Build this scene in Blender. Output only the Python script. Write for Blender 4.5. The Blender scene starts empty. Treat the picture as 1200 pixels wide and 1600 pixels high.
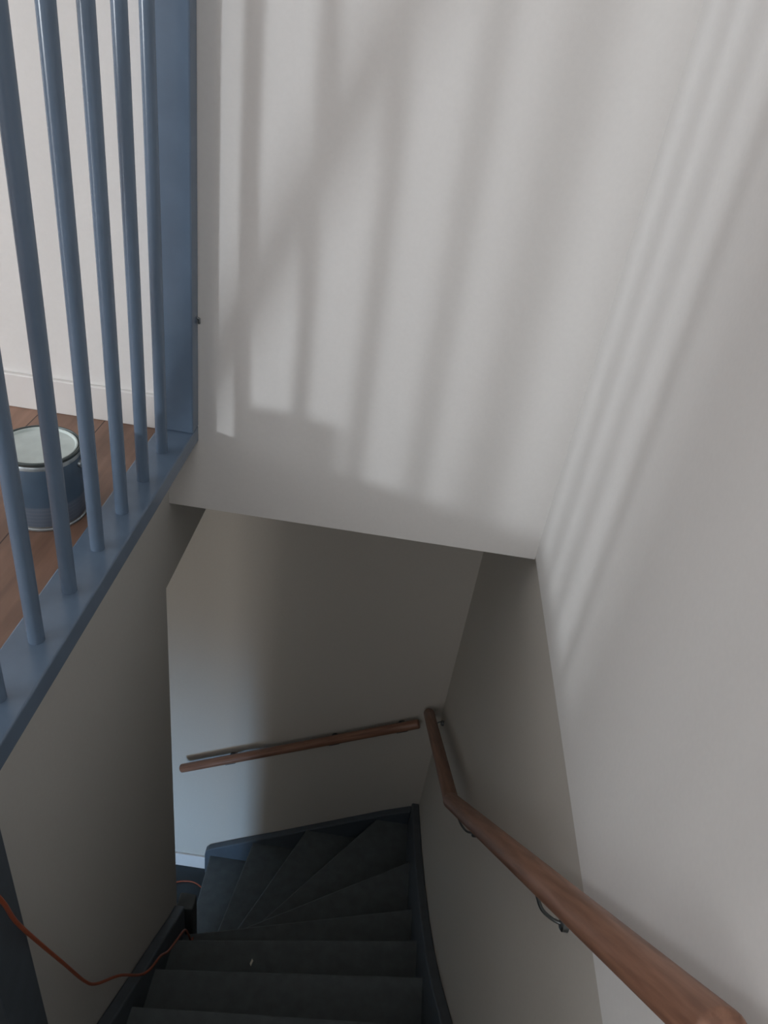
import bpy, bmesh, math
from mathutils import Vector, Matrix

# ------------------------------------------------------------------ camera
SC = bpy.context.scene
COL = SC.collection
EYE = Vector((0.0, 0.0, 0.90))
PITCH, ROLL, YAW = 0.585469, 0.157614, 0.008069

def camera_axes(p, r, w):
    cy, sy, cp, sp = math.cos(w), math.sin(w), math.cos(p), math.sin(p)
    f = Vector((sy * cp, cy * cp, -sp))
    rt = Vector((cy, -sy, 0.0))
    up = rt.cross(f)
    cr, sr = math.cos(r), math.sin(r)
    return cr * rt + sr * up, -sr * rt + cr * up, f

rt, up, fw = camera_axes(PITCH, ROLL, YAW)
cd = bpy.data.cameras.new('camera')
cam = bpy.data.objects.new('camera', cd)
COL.objects.link(cam)
m = Matrix((rt, up, -fw)).transposed().to_4x4()
m.translation = EYE
cam.matrix_world = m
cd.sensor_fit = 'VERTICAL'
cd.sensor_height = 36.0
cd.lens = 36.0 * 1195.69 / 1600.0
cd.clip_start = 0.02
SC.camera = cam

# ------------------------------------------------------------------ colour management, world
SC.view_settings.view_transform = 'Standard'
SC.view_settings.look = 'None'
SC.view_settings.gamma = 1.0
SC.view_settings.use_curve_mapping = False
SC.view_settings.exposure = 0.0
wd = bpy.data.worlds.new('overcast_sky')
SC.world = wd
wd.use_nodes = True
wd.node_tree.nodes['Background'].inputs[0].default_value = (0.62, 0.74, 0.95, 1)
wd.node_tree.nodes['Background'].inputs[1].default_value = 0.6

# ------------------------------------------------------------------ daylight at the windows
def area(name, loc, to, sx, sy, power, col, spread=180):
    l = bpy.data.lights.new(name, 'AREA')
    l.shape = 'RECTANGLE'; l.size = sx; l.size_y = sy
    l.energy = power; l.color = col; l.spread = math.radians(spread)
    o = bpy.data.objects.new(name, l); COL.objects.link(o)
    o.location = loc
    d = Vector(to) - Vector(loc)
    o.rotation_euler = d.to_track_quat('-Z', 'Z').to_euler()
    return o
area('daylight_narrow_window', (-4.44, -2.42, 0.80), (-0.3, 1.57, 0.45), 0.34, 0.36, 96, (0.90, 0.95, 1.0))
area('daylight_landing_window', (-4.44, 0.10, 1.50), (-3.4, 0.10, 1.45), 1.5, 1.2, 27, (0.92, 0.955, 1.0))
area('daylight_rear_window', (-0.7, -2.54, 1.60), (-0.7, -1.0, 1.45), 1.6, 1.1, 27, (1.0, 0.99, 0.985))
area('daylight_front_door', (-1.95, -3.44, -2.20), (-1.0, 2.3, -2.9), 0.7, 0.5, 4.6, (0.36, 0.64, 1.0), 30)
area('hall_fanlight', (-1.72, -3.44, -1.05), (-1.0, 2.3, -1.6), 1.3, 0.5, 36, (1.0, 0.94, 0.87))

# ------------------------------------------------------------------ materials
def mat(name, col, rough=0.6, bump=0.0, scale=40.0, var=0.0, metallic=0.0, spec=0.5, detail=4):
    mt = bpy.data.materials.new(name); mt.use_nodes = True
    nt = mt.node_tree; b = nt.nodes['Principled BSDF']
    b.inputs['Roughness'].default_value = rough
    b.inputs['Metallic'].default_value = metallic
    b.inputs['Specular IOR Level'].default_value = spec
    tc = nt.nodes.new('ShaderNodeTexCoord')
    nz = nt.nodes.new('ShaderNodeTexNoise'); nz.inputs['Scale'].default_value = scale
    nz.inputs['Detail'].default_value = detail
    nt.links.new(tc.outputs['Object'], nz.inputs['Vector'])
    cr = nt.nodes.new('ShaderNodeValToRGB')
    c0 = [max(0, c * (1 - var)) for c in col]; c1 = [min(1, c * (1 + var)) for c in col]
    cr.color_ramp.elements[0].position = 0.3; cr.color_ramp.elements[1].position = 0.7
    cr.color_ramp.elements[0].color = (*c0, 1); cr.color_ramp.elements[1].color = (*c1, 1)
    nt.links.new(nz.outputs['Fac'], cr.inputs['Fac'])
    nt.links.new(cr.outputs['Color'], b.inputs['Base Color'])
    if bump:
        bp = nt.nodes.new('ShaderNodeBump'); bp.inputs['Strength'].default_value = bump
        bp.inputs['Distance'].default_value = 0.002
        nt.links.new(nz.outputs['Fac'], bp.inputs['Height'])
        nt.links.new(bp.outputs['Normal'], b.inputs['Normal'])
    return mt

M = {}
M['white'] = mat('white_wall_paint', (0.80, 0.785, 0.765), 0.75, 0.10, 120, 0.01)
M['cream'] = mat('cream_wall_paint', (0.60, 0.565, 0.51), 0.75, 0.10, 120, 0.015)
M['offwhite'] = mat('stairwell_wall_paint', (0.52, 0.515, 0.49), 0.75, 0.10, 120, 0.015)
M['ceiling'] = mat('ceiling_paint', (0.75, 0.75, 0.74), 0.9, 0.05, 80, 0.01)
M['skirting'] = mat('skirting_gloss_paint', (0.78, 0.76, 0.74), 0.4, 0.03, 30, 0.01)
M['blue'] = mat('blue_gloss_paint', (0.118, 0.168, 0.238), 0.24, 0.12, 14, 0.05)
M['navy'] = mat('dark_stair_paint', (0.100, 0.118, 0.126), 0.65, 0.2, 25, 0.12)
M['stringer'] = mat('grey_blue_stringer_paint', (0.075, 0.094, 0.115), 0.5, 0.15, 20, 0.08)
M['metal'] = mat('dull_bracket_steel', (0.22, 0.24, 0.25), 0.35, 0.0, 60, 0.1, 1.0)
M['tin'] = mat('tin_plate', (0.34, 0.38, 0.40), 0.38, 0.0, 30, 0.08, 0.9)
M['lid'] = mat('pale_lid', (0.62, 0.70, 0.68), 0.5, 0.1, 22, 0.10)
M['cord'] = mat('orange_cord_rubber', (0.34, 0.080, 0.035), 0.45, 0.1, 90, 0.1)
M['chip'] = mat('pale_chip', (0.6, 0.58, 0.5), 0.7)
M['hallfloor'] = mat('dark_hall_floor', (0.025, 0.036, 0.044), 0.5, 0.1, 20, 0.1)
M['glass'] = mat('window_glass', (0.9, 0.95, 1.0), 0.05)
M['glass'].node_tree.nodes['Principled BSDF'].inputs['Transmission Weight'].default_value = 1.0

def wood(name, c0, c1, rough, axis_scale, bump=0.1):
    mt = bpy.data.materials.new(name); mt.use_nodes = True
    nt = mt.node_tree; b = nt.nodes['Principled BSDF']; b.inputs['Roughness'].default_value = rough
    tc = nt.nodes.new('ShaderNodeTexCoord'); mp = nt.nodes.new('ShaderNodeMapping')
    mp.inputs['Scale'].default_value = axis_scale
    nz = nt.nodes.new('ShaderNodeTexNoise'); nz.inputs['Scale'].default_value = 6; nz.inputs['Detail'].default_value = 6
    cr = nt.nodes.new('ShaderNodeValToRGB')
    cr.color_ramp.elements[0].position = 0.35; cr.color_ramp.elements[1].position = 0.68
    cr.color_ramp.elements[0].color = (*c0, 1); cr.color_ramp.elements[1].color = (*c1, 1)
    nt.links.new(tc.outputs['Object'], mp.inputs['Vector']); nt.links.new(mp.outputs['Vector'], nz.inputs['Vector'])
    nt.links.new(nz.outputs['Fac'], cr.inputs['Fac']); nt.links.new(cr.outputs['Color'], b.inputs['Base Color'])
    bp = nt.nodes.new('ShaderNodeBump'); bp.inputs['Strength'].default_value = bump; bp.inputs['Distance'].default_value = 0.001
    nt.links.new(nz.outputs['Fac'], bp.inputs['Height']); nt.links.new(bp.outputs['Normal'], b.inputs['Normal'])
    return mt, nt, b, tc, cr
# rails: grain runs along each rail's own local Z
M['rail'] = wood('reddish_handrail_wood', (0.20, 0.098, 0.062), (0.32, 0.165, 0.108), 0.42, (18, 18, 1.2))[0]
M['ladder'] = wood('pine', (0.40, 0.26, 0.14), (0.55, 0.38, 0.22), 0.5, (3, 3, 3))[0]
# landing boards 15 cm wide running along Y, thin dark joints
fl, nt, b, tc, cr = wood('orange_brown_floor_boards', (0.20, 0.112, 0.075), (0.31, 0.178, 0.122), 0.42, (6, 0.7, 6))
sx = nt.nodes.new('ShaderNodeSeparateXYZ'); nt.links.new(tc.outputs['Object'], sx.inputs[0])
def mth(op, a, bb=None):
    n = nt.nodes.new('ShaderNodeMath'); n.operation = op
    for i, v in enumerate((a, bb)):
        if v is None: continue
        if isinstance(v, (int, float)): n.inputs[i].default_value = v
        else: nt.links.new(v, n.inputs[i])
    return n.outputs[0]
col_i = mth('DIVIDE', mth('ADD', sx.outputs[0], 0.668 + 0.149 * 60), 0.149)
fr = mth('FRACT', col_i); idx = mth('FLOOR', col_i)
seam = mth('LESS_THAN', fr, 0.018)
wn = nt.nodes.new('ShaderNodeTexWhiteNoise'); wn.noise_dimensions = '1D'
nt.links.new(idx, wn.inputs['W'])
hs = nt.nodes.new('ShaderNodeHueSaturation')
nt.links.new(mth('ADD', mth('MULTIPLY', wn.outputs['Value'], 0.35), 0.82), hs.inputs['Value'])
nt.links.new(cr.outputs['Color'], hs.inputs['Color'])
mx = nt.nodes.new('ShaderNodeMix'); mx.data_type = 'RGBA'
nt.links.new(seam, mx.inputs[0]); nt.links.new(hs.outputs['Color'], mx.inputs[6])
mx.inputs[7].default_value = (0.045, 0.02, 0.012, 1)
nt.links.new(mx.outputs[2], b.inputs['Base Color'])
M['floor'] = fl

# ------------------------------------------------------------------ mesh helpers
def box(bm, x0, x1, y0, y1, z0, z1):
    v = [bm.verts.new(p) for p in ((x0,y0,z0),(x1,y0,z0),(x1,y1,z0),(x0,y1,z0),(x0,y0,z1),(x1,y0,z1),(x1,y1,z1),(x0,y1,z1))]
    for f in ((0,3,2,1),(4,5,6,7),(0,1,5,4),(1,2,6,5),(2,3,7,6),(3,0,4,7)):
        bm.faces.new([v[i] for i in f])
    return bm
def prism(bm, pts, axis, a, c):
    """2D polygon (given in the two other axes) extruded along axis from a to c."""
    def P(u, v, w):
        return {'x': (w, u, v), 'y': (u, w, v), 'z': (u, v, w)}[axis]
    lo = [bm.verts.new(P(u, v, a)) for u, v in pts]; hi = [bm.verts.new(P(u, v, c)) for u, v in pts]
    n = len(pts)
    bm.faces.new(lo[::-1]); bm.faces.new(hi)
    for i in range(n):
        j = (i + 1) % n
        bm.faces.new((lo[i], lo[j], hi[j], hi[i]))
    return bm
def tube(bm, pts, rad, seg=16, cap=True, squash=1.0):
    pts = [Vector(p) for p in pts]
    rads = rad if isinstance(rad, (list, tuple)) else [rad] * len(pts)
    rings = []; ref = None
    for i, p in enumerate(pts):
        if i == 0: t = pts[1] - p; sc = 1
        elif i == len(pts) - 1: t = p - pts[i-1]; sc = 1
        else:
            a = (p - pts[i-1]).normalized(); c = (pts[i+1] - p).normalized()
            t = a + c
        t = t.normalized()
        if ref is None:
            ref = Vector((0, 0, 1)) if abs(t.z) < 0.9 else Vector((0, 1, 0))
        n = (ref - ref.dot(t) * t).normalized(); bn = t.cross(n); ref = n
        st = 1.0
        if 0 < i < len(pts) - 1:
            st = 1.0 / max(0.5, a.dot(t))
        ring = [bm.verts.new(p + (n * math.cos(2*math.pi*k/seg) * st + bn * math.sin(2*math.pi*k/seg) * squash) * rads[i]) for k in range(seg)]
        rings.append(ring)
    for r0, r1 in zip(rings, rings[1:]):
        for k in range(seg):
            bm.faces.new((r0[k], r0[(k+1) % seg], r1[(k+1) % seg], r1[k]))
    if cap:
        bm.faces.new(rings[0][::-1]); bm.faces.new(rings[-1])
    return bm
def lathe(bm, prof, c=(0, 0, 0), seg=48):
    rings = []
    for r, z in prof:
        if r < 1e-6: rings.append([bm.verts.new((c[0], c[1], c[2] + z))])
        else: rings.append([bm.verts.new((c[0] + r*math.cos(2*math.pi*k/seg), c[1] + r*math.sin(2*math.pi*k/seg), c[2] + z)) for k in range(seg)])
    for a, d in zip(rings, rings[1:]):
        if len(a) == 1 and len(d) == 1: continue
        for k in range(seg):
            j = (k + 1) % seg
            if len(a) == 1: bm.faces.new((a[0], d[j], d[k]))
            elif len(d) == 1: bm.faces.new((a[k], a[j], d[0]))
            else: bm.faces.new((a[k], a[j], d[j], d[k]))
    return bm
def smooth_path(pts, n=8):
    P = [Vector(p) for p in pts]; out = []
    for i in range(len(P) - 1):
        p0 = P[max(0, i-1)]; p1 = P[i]; p2 = P[i+1]; p3 = P[min(len(P)-1, i+2)]
        for k in range(n):
            t = k / n
            out.append(0.5 * ((2*p1) + (p2-p0)*t + (2*p0-5*p1+4*p2-p3)*t*t + (3*p1-p0-3*p2+p3)*t**3))
    out.append(P[-1]); return out
def obj(name, bm, material, parent=None, bevel=0.0, smooth=False, kind=None, segs=2):
    bmesh.ops.recalc_face_normals(bm, faces=bm.faces)
    me = bpy.data.meshes.new(name); bm.to_mesh(me); bm.free()
    o = bpy.data.objects.new(name, me); COL.objects.link(o)
    me.materials.append(M[material])
    if parent:
        o.parent = parent
        # geometry is written in world metres; keep it there under a moved parent
        root = parent
        off = Vector((0, 0, 0))
        while root:
            off += root.location
            root = root.parent
        me.transform(Matrix.Translation(-off))
    if bevel:
        md = o.modifiers.new('bevel', 'BEVEL'); md.width = bevel; md.segments = segs; md.limit_method = 'ANGLE'; md.angle_limit = math.radians(40)
    if smooth:
        me.shade_smooth()
        me.set_sharp_from_angle(angle=math.radians(35))
    if kind: o['kind'] = kind
    return o
def struct(name, bm, material, bevel=0.0):
    return obj(name, bm, material, None, bevel, False, 'structure')
def tag(o, label, cat, group=None):
    o['label'] = label; o['category'] = cat
    if group: o['group'] = group
    return o
def thing(name, loc, label, cat, group=None):
    o = bpy.data.objects.new(name, None); COL.objects.link(o); o.location = loc
    o.empty_display_size = 0.1
    return tag(o, label, cat, group)
NB = bmesh.new

# ------------------------------------------------------------------ key planes
XL, XR, XS = -0.523, 0.406, 0.416          # left wall, right wall above / below the slab edge
YW, YB = 1.570, 2.368                      # wall over the stair, wall at the foot
ZH, ZS = -3.171, -0.213                    # hall floor, slab underside
RY, LX, CZ = -2.6, -4.5, 2.40              # rear wall, landing far wall, ceiling
YE = 1.525                                 # end of the left wall

# ------------------------------------------------------------------ structure
struct('wall_front', box(NB(), XL, XR, YW, YW + 0.10, ZS, CZ), 'white')
struct('wall_landing', box(NB(), LX, XL, YW, YW + 0.10, ZS, CZ), 'white')
struct('wall_right', box(NB(), XR, XR + 0.12, RY, YW + 0.10, -0.206, CZ), 'white')
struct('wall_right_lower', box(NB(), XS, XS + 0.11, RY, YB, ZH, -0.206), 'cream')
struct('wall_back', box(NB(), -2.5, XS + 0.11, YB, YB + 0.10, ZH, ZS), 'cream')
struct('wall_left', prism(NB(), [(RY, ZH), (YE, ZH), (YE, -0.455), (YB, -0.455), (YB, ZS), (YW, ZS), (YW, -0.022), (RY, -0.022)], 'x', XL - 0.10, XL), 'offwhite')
struct('ceiling', box(NB(), LX - 0.1, XR + 0.12, RY - 0.1, YW + 0.10, CZ, CZ + 0.1), 'ceiling')
struct('ceiling_recess', box(NB(), XL, XS, YW + 0.10, YB, ZS, ZS + 0.1), 'ceiling')
struct('ceiling_hall', box(NB(), LX, XL - 0.10, RY - 1.0, YB, -0.455, -0.022), 'ceiling')
struct('floor_landing', box(NB(), LX, -0.532, RY, YW, -0.022, 0.0), 'floor')
struct('floor_stairhead', box(NB(), XL, XR, RY, -0.665, -0.206, 0.0), 'floor')
struct('floor_hall', box(NB(), -2.6, XS + 0.11, RY - 1.0, YB + 0.1, ZH - 0.1, ZH), 'hallfloor')
def wall_with_hole_x(name, x0, x1, y0, y1, z0, z1, holes, material):
    bm = NB(); ys = sorted(holes); cur = y0
    for (a, b_, c, d) in ys:
        box(bm, x0, x1, cur, a, z0, z1); box(bm, x0, x1, a, b_, z0, c); box(bm, x0, x1, a, b_, d, z1); cur = b_
    box(bm, x0, x1, cur, y1, z0, z1)
    struct(name, bm, material)
def wall_with_hole_y(name, y0, y1, x0, x1, z0, z1, holes, material):
    bm = NB(); cur = x0
    for (a, b_, c, d) in sorted(holes):
        box(bm, cur, a, y0, y1, z0, z1); box(bm, a, b_, y0, y1, z0, c); box(bm, a, b_, y0, y1, d, z1); cur = b_
    box(bm, cur, x1, y0, y1, z0, z1)
    struct(name, bm, material)
wall_with_hole_x('wall_left_landing', LX - 0.1, LX, RY, YW, 0.0, CZ, [(-2.595, -2.24, 0.60, 1.0), (-0.7, 0.9, 0.85, 2.15)], 'white')
wall_with_hole_y('wall_rear', RY - 0.1, RY, LX, XR + 0.12, 0.0, CZ, [(-1.55, 0.15, 1.0, 2.2)], 'white')
struct('wall_left_hall', box(NB(), -2.6, -2.5, RY - 1.0, YB, ZH, -0.455), 'white')
wall_with_hole_y('wall_rear_hall', RY - 1.0, RY - 0.9, -2.5, XL - 0.1, ZH, -0.455, [(-2.42, -1.02, -2.55, -0.75)], 'white')
def window(name, x0, x1, y0, y1, z0, z1):
    bm = NB(); t = 0.03
    if x1 - x0 < y1 - y0:
        for a in ((y0, y0 + t, z0, z1), (y1 - t, y1, z0, z1), (y0, y1, z0, z0 + t), (y0, y1, z1 - t, z1)): box(bm, x0, x1, *a)
    else:
        for a in ((x0, x0 + t, z0, z1), (x1 - t, x1, z0, z1), (x0, x1, z0, z0 + t), (x0, x1, z1 - t, z1)): box(bm, a[0], a[1], y0, y1, a[2], a[3])
    f = struct(name, bm, 'skirting')
    g = NB()
    if x1 - x0 < y1 - y0: box(g, x0, x0 + 0.006, y0, y1, z0, z1)
    else: box(g, x0, x1, y0, y0 + 0.006, z0, z1)
    obj('pane', g, 'glass', f)
window('window_1', LX - 0.08, LX - 0.04, -2.595, -2.24, 0.60, 1.0)
window('window_2', LX - 0.08, LX - 0.04, -0.7, 0.9, 0.85, 2.15)
window('window_3', -1.55, 0.15, RY - 0.08, RY - 0.04, 1.0, 2.2)
window('window_4', -2.42, -1.02, RY - 0.98, RY - 0.94, -2.55, -0.75)

struct('wall_light_blocker', box(NB(), -1.70, -1.60, RY, -0.43, 0.0, CZ), 'white')  # unseen partition, added to stop the narrow window's beam short of the near right wall
struct('baseboard_landing', box(NB(), LX, -0.532, YW - 0.012, YW, 0.0, 0.085), 'skirting', 0.003)
struct('baseboard_back', box(NB(), -2.5, -0.642, YB - 0.012, YB, ZH, ZH + 0.108), 'skirting', 0.003)

# ------------------------------------------------------------------ staircase
Z = lambda k: ZH + 0.17617 * k
N = {1: ((-0.603, 1.532), (-0.613, YB)), 2: ((-0.490, 1.56), (-0.381, YB)), 3: ((-0.455, 1.54), (-0.103, YB)),
     4: ((-0.410, 1.53), (0.249, YB)), 5: ((-0.470, 1.515), (XS, 2.048)), 6: ((XL, 1.47), (XS, 1.72)),
     7: ((XL, 1.365), (XS, 1.50)), 8: ((XL, 1.185), (XS, 1.29)), 9: ((XL, 1.000), (XS, 1.07))}
for k in range(10, 19):
    y = 1.0 - 0.185 * (k - 9)
    N[k] = ((XL, y), (XS, y + max(0, 0.055 - 0.02 * (k - 9))))
stair = thing('staircase', (0, 0.8, Z(8)), 'dark blue-black painted wooden winder staircase turning left at its foot', 'staircase')
def back_shift(p, q, d):
    v = Vector((q[0]-p[0], q[1]-p[1])).normalized(); n = Vector((v.y, -v.x))    # towards the higher steps
    return (p[0] + n.x*d, p[1] + n.y*d), (q[0] + n.x*d, q[1] + n.y*d)
def clampx(p): return (min(max(p[0], -0.62), XS), min(p[1], YB))
for k in range(1, 18):
    a, b_ = N[k]; c, d = back_shift(*N[k+1], 0.03)
    if k == 4: poly = [a, b_, (XS, YB), clampx(d), clampx(c)]
    elif k < 4: poly = [a, b_, (clampx(d)[0], YB), clampx(c)]
    else: poly = [a, b_, (XS, d[1]), (max(c[0], XL), c[1])]
    xr = XS if k < 17 else XR
    poly = [(min(p[0], xr), p[1]) for p in poly]
    tr = obj('tread', prism(NB(), poly, 'z', Z(k) - 0.032, Z(k)), 'navy', stair, 0.006)
    # riser below this nosing
    e, f = back_shift(a, b_, 0.022); g, h = back_shift(a, b_, 0.036)
    e, f, g, h = map(clampx, (e, f, g, h))
    if k >= 6: e, f, g, h = [(min(max(p[0], XL), xr), p[1]) for p in (e, f, g, h)]
    obj('riser', prism(NB(), [e, f, h, g], 'z', Z(k-1), Z(k) - 0.031), 'navy', stair)
def stringer(top, depth, x0, x1):
    low = [(y, max(ZH, z - depth)) for y, z in top]
    return prism(NB(), top + low[::-1], 'x', x0, x1)
topR = [(YB - 0.036, -2.325), (2.19, -2.257), (1.997, -2.157), (1.76, -2.020), (1.534, -1.868), (1.36, -1.735), (1.207, -1.598), (0.981, -1.372), (0.30, -0.715), (-0.29, -0.217)]
topR = [(YB, -2.342)] + topR[1:]
obj('stringer', stringer(topR, 0.42, XS - 0.036, XS - 0.0005), 'stringer', stair, 0.006)
topL = [(1.50, -1.955), (1.42, -1.89), (1.287, -1.765), (1.072, -1.575), (0.87, -1.385), (0.30, -0.84), (-0.555, -0.034)]
obj('stringer', stringer(topL, 0.36, XL + 0.0005, XL + 0.038), 'stringer', stair, 0.006)
topB = [(XS - 0.036, -2.362), (0.251, -2.428), (0.131, -2.500), (-0.06, -2.613), (-0.247, -2.724), (-0.435, -2.833), (-0.595, -2.928), (-0.622, -2.946), (-0.637, -2.968), (-0.642, -3.0), (-0.642, ZH), (XS - 0.036, ZH)]
obj('stringer', prism(NB(), topB, 'y', YB - 0.036, YB - 0.0005), 'stringer', stair, 0.006)
obj('newel', box(NB(), XL - 0.005, XL + 0.058, YE + 0.0005, YE + 0.062, ZH, -2.02), 'navy', stair, 0.005)

# ------------------------------------------------------------------ balustrade
bal = thing('balustrade', (-0.49, 1.0, 0.0), 'blue painted balustrade of round spindles on a flat sill', 'balustrade')
obj('sill', box(NB(), -0.532, -0.448, -0.66, YW - 0.0005, -0.021, 0.02), 'blue', bal, 0.003)
obj('top_rail', box(NB(), -0.522, -0.458, -0.66, YW - 0.0005, 1.30, 1.35), 'blue', bal, 0.008)
po = obj('post', box(NB(), -0.532, -0.448, 1.525, YW - 0.0005, 0.0202, 1.30), 'blue', bal, 0.003)
bm = NB(); tube(bm, [(-0.448, 1.560, 0.285), (-0.4435, 1.561, 0.283), (-0.443, 1.561, 0.272)], 0.0025, 8); obj('hook', bm, 'metal', po, 0, True)
bm = NB(); tube(bm, [(-0.49, 0, 0.0195), (-0.49, 0, 1.305)], 0.0125, 24)
bmesh.ops.recalc_face_normals(bm, faces=bm.faces)
sp_me = bpy.data.meshes.new('spindle'); bm.to_mesh(sp_me); bm.free(); sp_me.materials.append(M['blue'])
sp_me.transform(Matrix.Translation((0.49, 0, 0))); sp_me.shade_smooth(); sp_me.set_sharp_from_angle(angle=0.6)
for i in range(17):
    s = bpy.data.objects.new('spindle', sp_me); COL.objects.link(s); s.parent = bal
    s.location = (0.0005, 1.43 - 0.12 * i - 1.0, 0.0)

# dark painted board standing on the stair side of the left wall
tag(obj('wall_board', box(NB(), XL + 0.0005, XL + 0.028, 0.565, 0.662, -1.14, -0.03), 'stringer', None, 0.003),
    'dark blue upright board on the stairwell wall at lower left', 'board')

# ------------------------------------------------------------------ handrails
def rail_piece(name, p, q, r, parent, cut0=None, cut1=None, seg=28):
    """Round rail in its own local frame (Z along the rail) with rounded ends."""
    p, q = Vector(p), Vector(q); L = (q - p).length; t = (q - p).normalized()
    bm = NB(); prof = []
    if cut0 is None: prof += [(0, 0), (r - 0.006, 0), (r - 0.002, 0.002), (r, 0.006)]
    else: prof += [(0, 0), (r, 0)]
    prof += [(r, L * k / 6) for k in range(1, 6)]
    if cut1 is None: prof += [(r, L - 0.006), (r - 0.002, L - 0.002), (r - 0.006, L), (0, L)]
    else: prof += [(r, L), (0, L)]
    lathe(bm, prof, seg=seg)
    rot = t.to_track_quat('Z', 'Y').to_matrix().to_4x4()
    inv = rot.inverted()
    # mitre: shear the end rings onto the cutting plane
    for v in bm.verts:
        for cut, zz in ((cut0, 0.0), (cut1, L)):
            if cut is not None and abs(v.co.z - zz) < 1e-6:
                n = (inv @ Vector(cut).to_4d()).to_3d()
                v.co.z = zz - (n.x * v.co.x + n.y * v.co.y) / n.z
    bmesh.ops.recalc_face_normals(bm, faces=bm.faces)
    me = bpy.data.meshes.new(name); bm.to_mesh(me); bm.free(); me.materials.append(M['rail'])
    me.shade_smooth(); me.set_sharp_from_angle(angle=math.radians(40))
    o = bpy.data.objects.new(name, me); COL.objects.link(o); o.parent = parent
    base = parent.location if parent else Vector((0, 0, 0))
    o.matrix_local = Matrix.Translation(p - base) @ rot
    return o
def bracket(parent, wallpt, railpt, axis, tdir, hooked=True):
    """wall rose, curved arm and saddle plate under the rail"""
    w, r = Vector(wallpt), Vector(railpt); ax = Vector(axis)      # ax points away from the wall
    td = Vector(tdir).normalized()
    bm = NB()
    tube(bm, [w, w + ax * 0.004, w + ax * 0.007], [0.017, 0.017, 0.012], 20)
    pth = smooth_path([w + ax * 0.004, w + ax * 0.020 + Vector((0, 0, -0.006)), w + ax * ((r - w).dot(ax) * 0.75) + Vector((0, 0, -0.002)) + td * (r - w).dot(td) * 0.5, r - Vector((0, 0, 0.004))], 6)
    tube(bm, pth, 0.0045, 12)
    k = obj('bracket', bm, 'metal', parent, 0, True)
    bm = NB(); side = td.cross(Vector((0, 0, 1))).normalized(); n = side.cross(td).normalized()
    vs = []
    for a in (-0.026, 0.026):
        for s_ in (-0.010, 0.010):
            for h in (-0.003, 0.0015): vs.append(bm.verts.new(r + td * a + side * s_ + n * h))
    for f in ((0,1,3,2),(4,6,7,5),(0,4,5,1),(2,3,7,6),(0,2,6,4),(1,5,7,3)): bm.faces.new([vs[i] for i in f])
    obj('saddle', bm, 'metal', k, 0.001)
XC = 0.352
hr = thing('handrail', (XC, 1.49, -1.11), 'long reddish wooden handrail with a mitred bend on the right-hand wall', 'handrail')
E0, E1, E2 = Vector((XC, 2.33, -1.655)), Vector((XC, 1.477, -1.085)), Vector((XC, 0.312, 0.224))
E0, E1, E2 = [Vector(v) for v in (E0, E1, E2)]
d0, d1 = (E1 - E0).normalized(), (E2 - E1).normalized()
nm = (d0 + d1).normalized()
rail_piece('lower_rail', E0, E1, 0.0235, hr, None, nm)
rail_piece('upper_rail', E1, E2, 0.0248, hr, nm, None)
def on_rail(P, D, y): return P + D * ((y - P.y) / D.y)
for path in ([(XS, 2.272, -1.640), (0.400, 2.270, -1.632), (0.378, 2.262, -1.640), (0.356, 2.250, -1.628)],
             [(XS, 1.346, -1.036), (0.388, 1.343, -1.030), (0.366, 1.350, -1.008), (0.352, 1.362, -0.984)],
             [(XS, 0.711, -0.332), (0.388, 0.716, -0.328), (0.366, 0.718, -0.306), (0.352, 0.731, -0.280)]):
    dd = d0 if path[0][1] > 2 else d1
    w = Vector(path[0])
    bm = NB(); tube(bm, [w, w - Vector((0.010, 0, 0)), w - Vector((0.013, 0, 0))], [0.012, 0.012, 0.008], 20)
    tube(bm, smooth_path([w - Vector((0.008, 0, 0))] + path[1:], 8), 0.0032, 12)
    bk = obj('bracket', bm, 'metal', hr, 0, True)
    q = Vector(path[-1]); sd = Vector((1, 0, 0)); nn = sd.cross(dd).normalized(); vs = []; bm = NB()
    for a in (-0.028, 0.028):
        for s_ in (-0.009, 0.009):
            for h in (-0.002, 0.002): vs.append(bm.verts.new(q + dd * a + sd * s_ + nn * h))
    for f in ((0,1,3,2),(4,6,7,5),(0,4,5,1),(2,3,7,6),(0,2,6,4),(1,5,7,3)): bm.faces.new([vs[i] for i in f])
    obj('saddle', bm, 'metal', bk, 0.001)
hb = thing('handrail', (-0.2, 2.31, -2.0), 'short reddish wooden handrail on the far wall above the winder steps', 'handrail')
F0, F1 = Vector((-0.748, 2.305, -2.262)), Vector((0.318, 2.305, -1.703))
rail_piece('rail', F0, F1, 0.0205, hb)
D = (F1 - F0).normalized()
for x in (-0.52, -0.05, 0.24):
    c = F0 + D * ((x - F0.x) / D.x); perp = Vector((D.z, 0, -D.x)).normalized()
    foot = c + perp * 0.0215
    bracket(hb, (foot.x, YB, foot.z - 0.022), foot, (0, -1, 0), D)

# ------------------------------------------------------------------ paint can
cx, cy, R, H = -0.634, 1.185, 0.072, 0.147
can = thing('paint_can', (cx, cy, 0), 'blue-grey paint can with a pale lid standing on the landing floorboards', 'paint can')
bm = NB(); lathe(bm, [(0, 0.003), (R - 0.004, 0.003), (R - 0.002, 0), (R + 0.001, 0.001), (R + 0.001, 0.004), (R - 0.001, 0.006), (R - 0.001, H - 0.014), (R - 0.003, H - 0.010), (0, H - 0.010)], (cx, cy, 0), 64)
obj('body', bm, 'tin', can, 0, True)
M['label'] = mat('slate_blue_can_label', (0.060, 0.100, 0.150), 0.45, 0.0, 16, 0.12)
nt = M['label'].node_tree; b = nt.nodes['Principled BSDF']
tc = nt.nodes['Texture Coordinate']; sz = nt.nodes.new('ShaderNodeSeparateXYZ'); nt.links.new(tc.outputs['Object'], sz.inputs[0])
band = mth('LESS_THAN', sz.outputs[2], 0.052)
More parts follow.
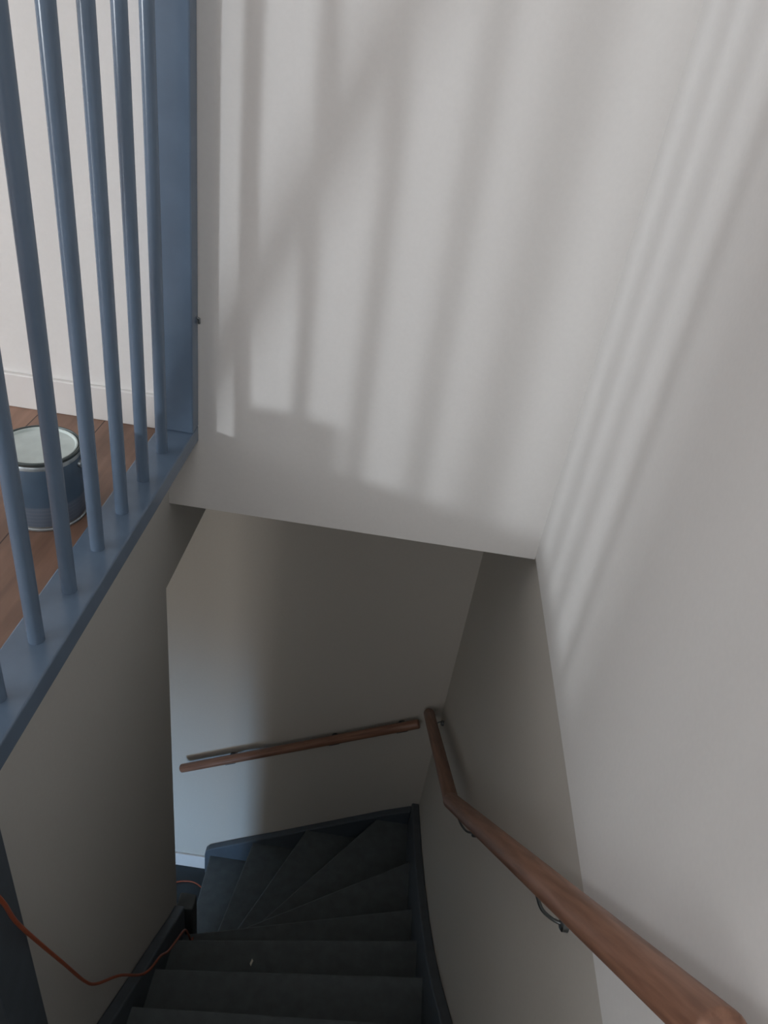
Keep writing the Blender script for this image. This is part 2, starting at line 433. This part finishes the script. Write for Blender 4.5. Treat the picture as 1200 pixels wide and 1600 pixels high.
ln = mth('LESS_THAN', mth('FRACT', mth('MULTIPLY', sz.outputs[2], 130)), 0.30)
old = b.inputs['Base Color'].links[0].from_socket
mx = nt.nodes.new('ShaderNodeMix'); mx.data_type = 'RGBA'
nt.links.new(mth('MULTIPLY', band, mth('ADD', mth('MULTIPLY', ln, 0.25), 0.45)), mx.inputs[0]); nt.links.new(old, mx.inputs[6])
mx.inputs[7].default_value = (0.16, 0.18, 0.22, 1)
nt.links.new(mx.outputs[2], b.inputs['Base Color'])
bm = NB(); lathe(bm, [(R - 0.0005, 0.010), (R, 0.011), (R, H - 0.018), (R - 0.0005, H - 0.017)], (cx, cy, 0), 64)
obj('label_wrap', bm, 'label', can, 0, True)
M['rim'] = mat('dark_rim_metal', (0.10, 0.12, 0.12), 0.35, 0, 30, 0.1, 0.8)
bm = NB(); lathe(bm, [(R - 0.004, H - 0.008), (R, H - 0.008), (R + 0.0016, H - 0.006), (R + 0.0016, H - 0.002), (R, H), (R - 0.002, H), (R - 0.004, H - 0.003), (R - 0.004, H - 0.008)], (cx, cy, 0), 64)
obj('rim', bm, 'rim', can, 0, True)
bm = NB(); lathe(bm, [(0, H - 0.005), (R - 0.010, H - 0.005), (R - 0.009, H - 0.003), (R - 0.007, H - 0.001), (R - 0.0048, H - 0.0015), (R - 0.0048, H - 0.009), (0, H - 0.009)], (cx, cy, 0), 64)
obj('lid', bm, 'lid', can, 0, True)
ang = math.radians(2); u = Vector((math.cos(ang), math.sin(ang), 0)); w = Vector((-u.y, u.x, 0)); C0 = Vector((cx, cy, 0))
bm = NB(); tube(bm, [C0 + u*(R-0.001) + Vector((0,0,H-0.030)), C0 + u*(R+0.004) + Vector((0,0,H-0.030)), C0 + u*(R+0.006) + Vector((0,0,H-0.030))], [0.008, 0.008, 0.005], 16)
ear = obj('ear', bm, 'tin', can, 0, True)
bm = NB(); tube(bm, [C0 - u*(R-0.001) + Vector((0,0,H-0.030)), C0 - u*(R+0.004) + Vector((0,0,H-0.030)), C0 - u*(R+0.006) + Vector((0,0,H-0.030))], [0.008, 0.008, 0.005], 16)
obj('ear', bm, 'tin', can, 0, True)
# wire bail hanging down round the far side
pts = []
for k in range(25):
    a = math.pi * k / 24
    pts.append(C0 + u * math.cos(a) * (R + 0.006) + w * math.sin(a) * (R + 0.010) + Vector((0, 0, H - 0.030 - 0.095 * math.sin(a) ** 0.8)))
bm = NB(); tube(bm, pts, 0.0017, 8); obj('wire_handle', bm, 'tin', can, 0, True)

# ------------------------------------------------------------------ extension cord
cp = [(-0.470, 0.50, 0.02), (-0.462, 0.575, -0.24), (-0.478, 0.62, -0.40), (-0.484, 0.665, -0.55), (-0.494, 0.748, -0.815), (-0.500, 0.816, -1.035),
      (-0.503, 0.868, -1.163), (-0.485, 0.951, -1.295), (-0.470, 1.031, -1.460), (-0.455, 1.069, -1.507), (-0.447, 1.14, -1.57), (-0.445, 1.199, -1.66), (-0.440, 1.285, -1.745), (-0.440, 1.355, -1.83), (-0.444, 1.405, -1.96), (-0.448, 1.45, -2.095), (-0.455, 1.50, -2.16), (-0.50, 1.62, -2.5), (-0.655, 1.66, -3.10),
      (-0.74, 1.80, ZH + 0.005), (-0.86, 2.08, ZH + 0.005), (-0.80, 2.235, ZH + 0.005), (-0.713, 2.272, ZH + 0.005), (-0.645, 2.255, ZH + 0.005), (-0.618, 2.21, ZH + 0.005), (-0.616, 1.98, ZH + 0.005), (-0.70, 1.70, ZH + 0.005), (-1.1, 1.3, ZH + 0.005)]
bm = NB(); tube(bm, smooth_path(cp, 8), 0.0036, 10)
tag(obj('extension_cord', bm, 'cord', None, 0, True), 'thin orange cord hanging down the left wall onto the dark steps', 'cord')

# ------------------------------------------------------------------ small chip on a step, unseen shadow casters added on the landing
bm = NB(); prism(bm, [(-0.192, 1.245), (-0.187, 1.238), (-0.183, 1.256), (-0.188, 1.262)], 'z', Z(8) + 0.0002, Z(8) + 0.002)
tag(obj('paint_chip', bm, 'chip'), 'tiny pale chip lying on a dark stair tread', 'chip')

LP = Vector((-4.44, -2.42, 0.80)); SA = Vector((-0.115, YW, 0.823)); SB = Vector((-0.397, YW, 0.197))
nrm = (SA - LP).cross(SB - LP).normalized()
ww = nrm.cross(Vector((0, 0, 1))).normalized()
if ww.x > 0: ww = -ww
U = ww.cross(nrm).normalized()
if U.z < 0: U = -U
lad = thing('shadow_ladder', (-1.1, 0.9, 0), 'unseen pine ladder added on the landing to cast a diagonal shadow', 'ladder')  # unseen ladder, added and turned edge-on to the lamp for one diagonal shadow
ends = []
for t in (0.0, 0.34):
    c = SA + (LP - SA) * 0.152 + ww * t
    a = c - U * (c.z / U.z); e = c + U * ((CZ - c.z) / U.z)
    nn = nrm
    bm = NB(); q = []
    for p in (a, e):
        for s1, s2 in ((-1, -1), (1, -1), (1, 1), (-1, 1)):
            v = p + nn * 0.028 * s1 + ww * 0.0135 * s2
            v -= U * ((v.z - p.z) / U.z)
            q.append(bm.verts.new(v))
    for f in ((0,3,2,1),(4,5,6,7),(0,1,5,4),(1,2,6,5),(2,3,7,6),(3,0,4,7)): bm.faces.new([q[i] for i in f])
    obj('stile', bm, 'ladder', lad); ends.append((a, e))
for k in range(1, 10):
    f = k / 10; p = ends[0][0].lerp(ends[0][1], f); q2 = ends[1][0].lerp(ends[1][1], (p.z) / CZ)
    bm = NB(); tube(bm, [p, q2], 0.014, 12); obj('rung', bm, 'ladder', lad, 0, True)

bm = NB(); tube(bm, [(-0.69, 0.78, 0.0), (-0.69, 0.78, CZ)], 0.024, 24)  # unseen pole, added only to throw a dark upright line on the front wall
tag(obj('shadow_pole', bm, 'skirting', None, 0, True), 'unseen slim white pole added on the landing to cast a vertical shadow', 'pole')
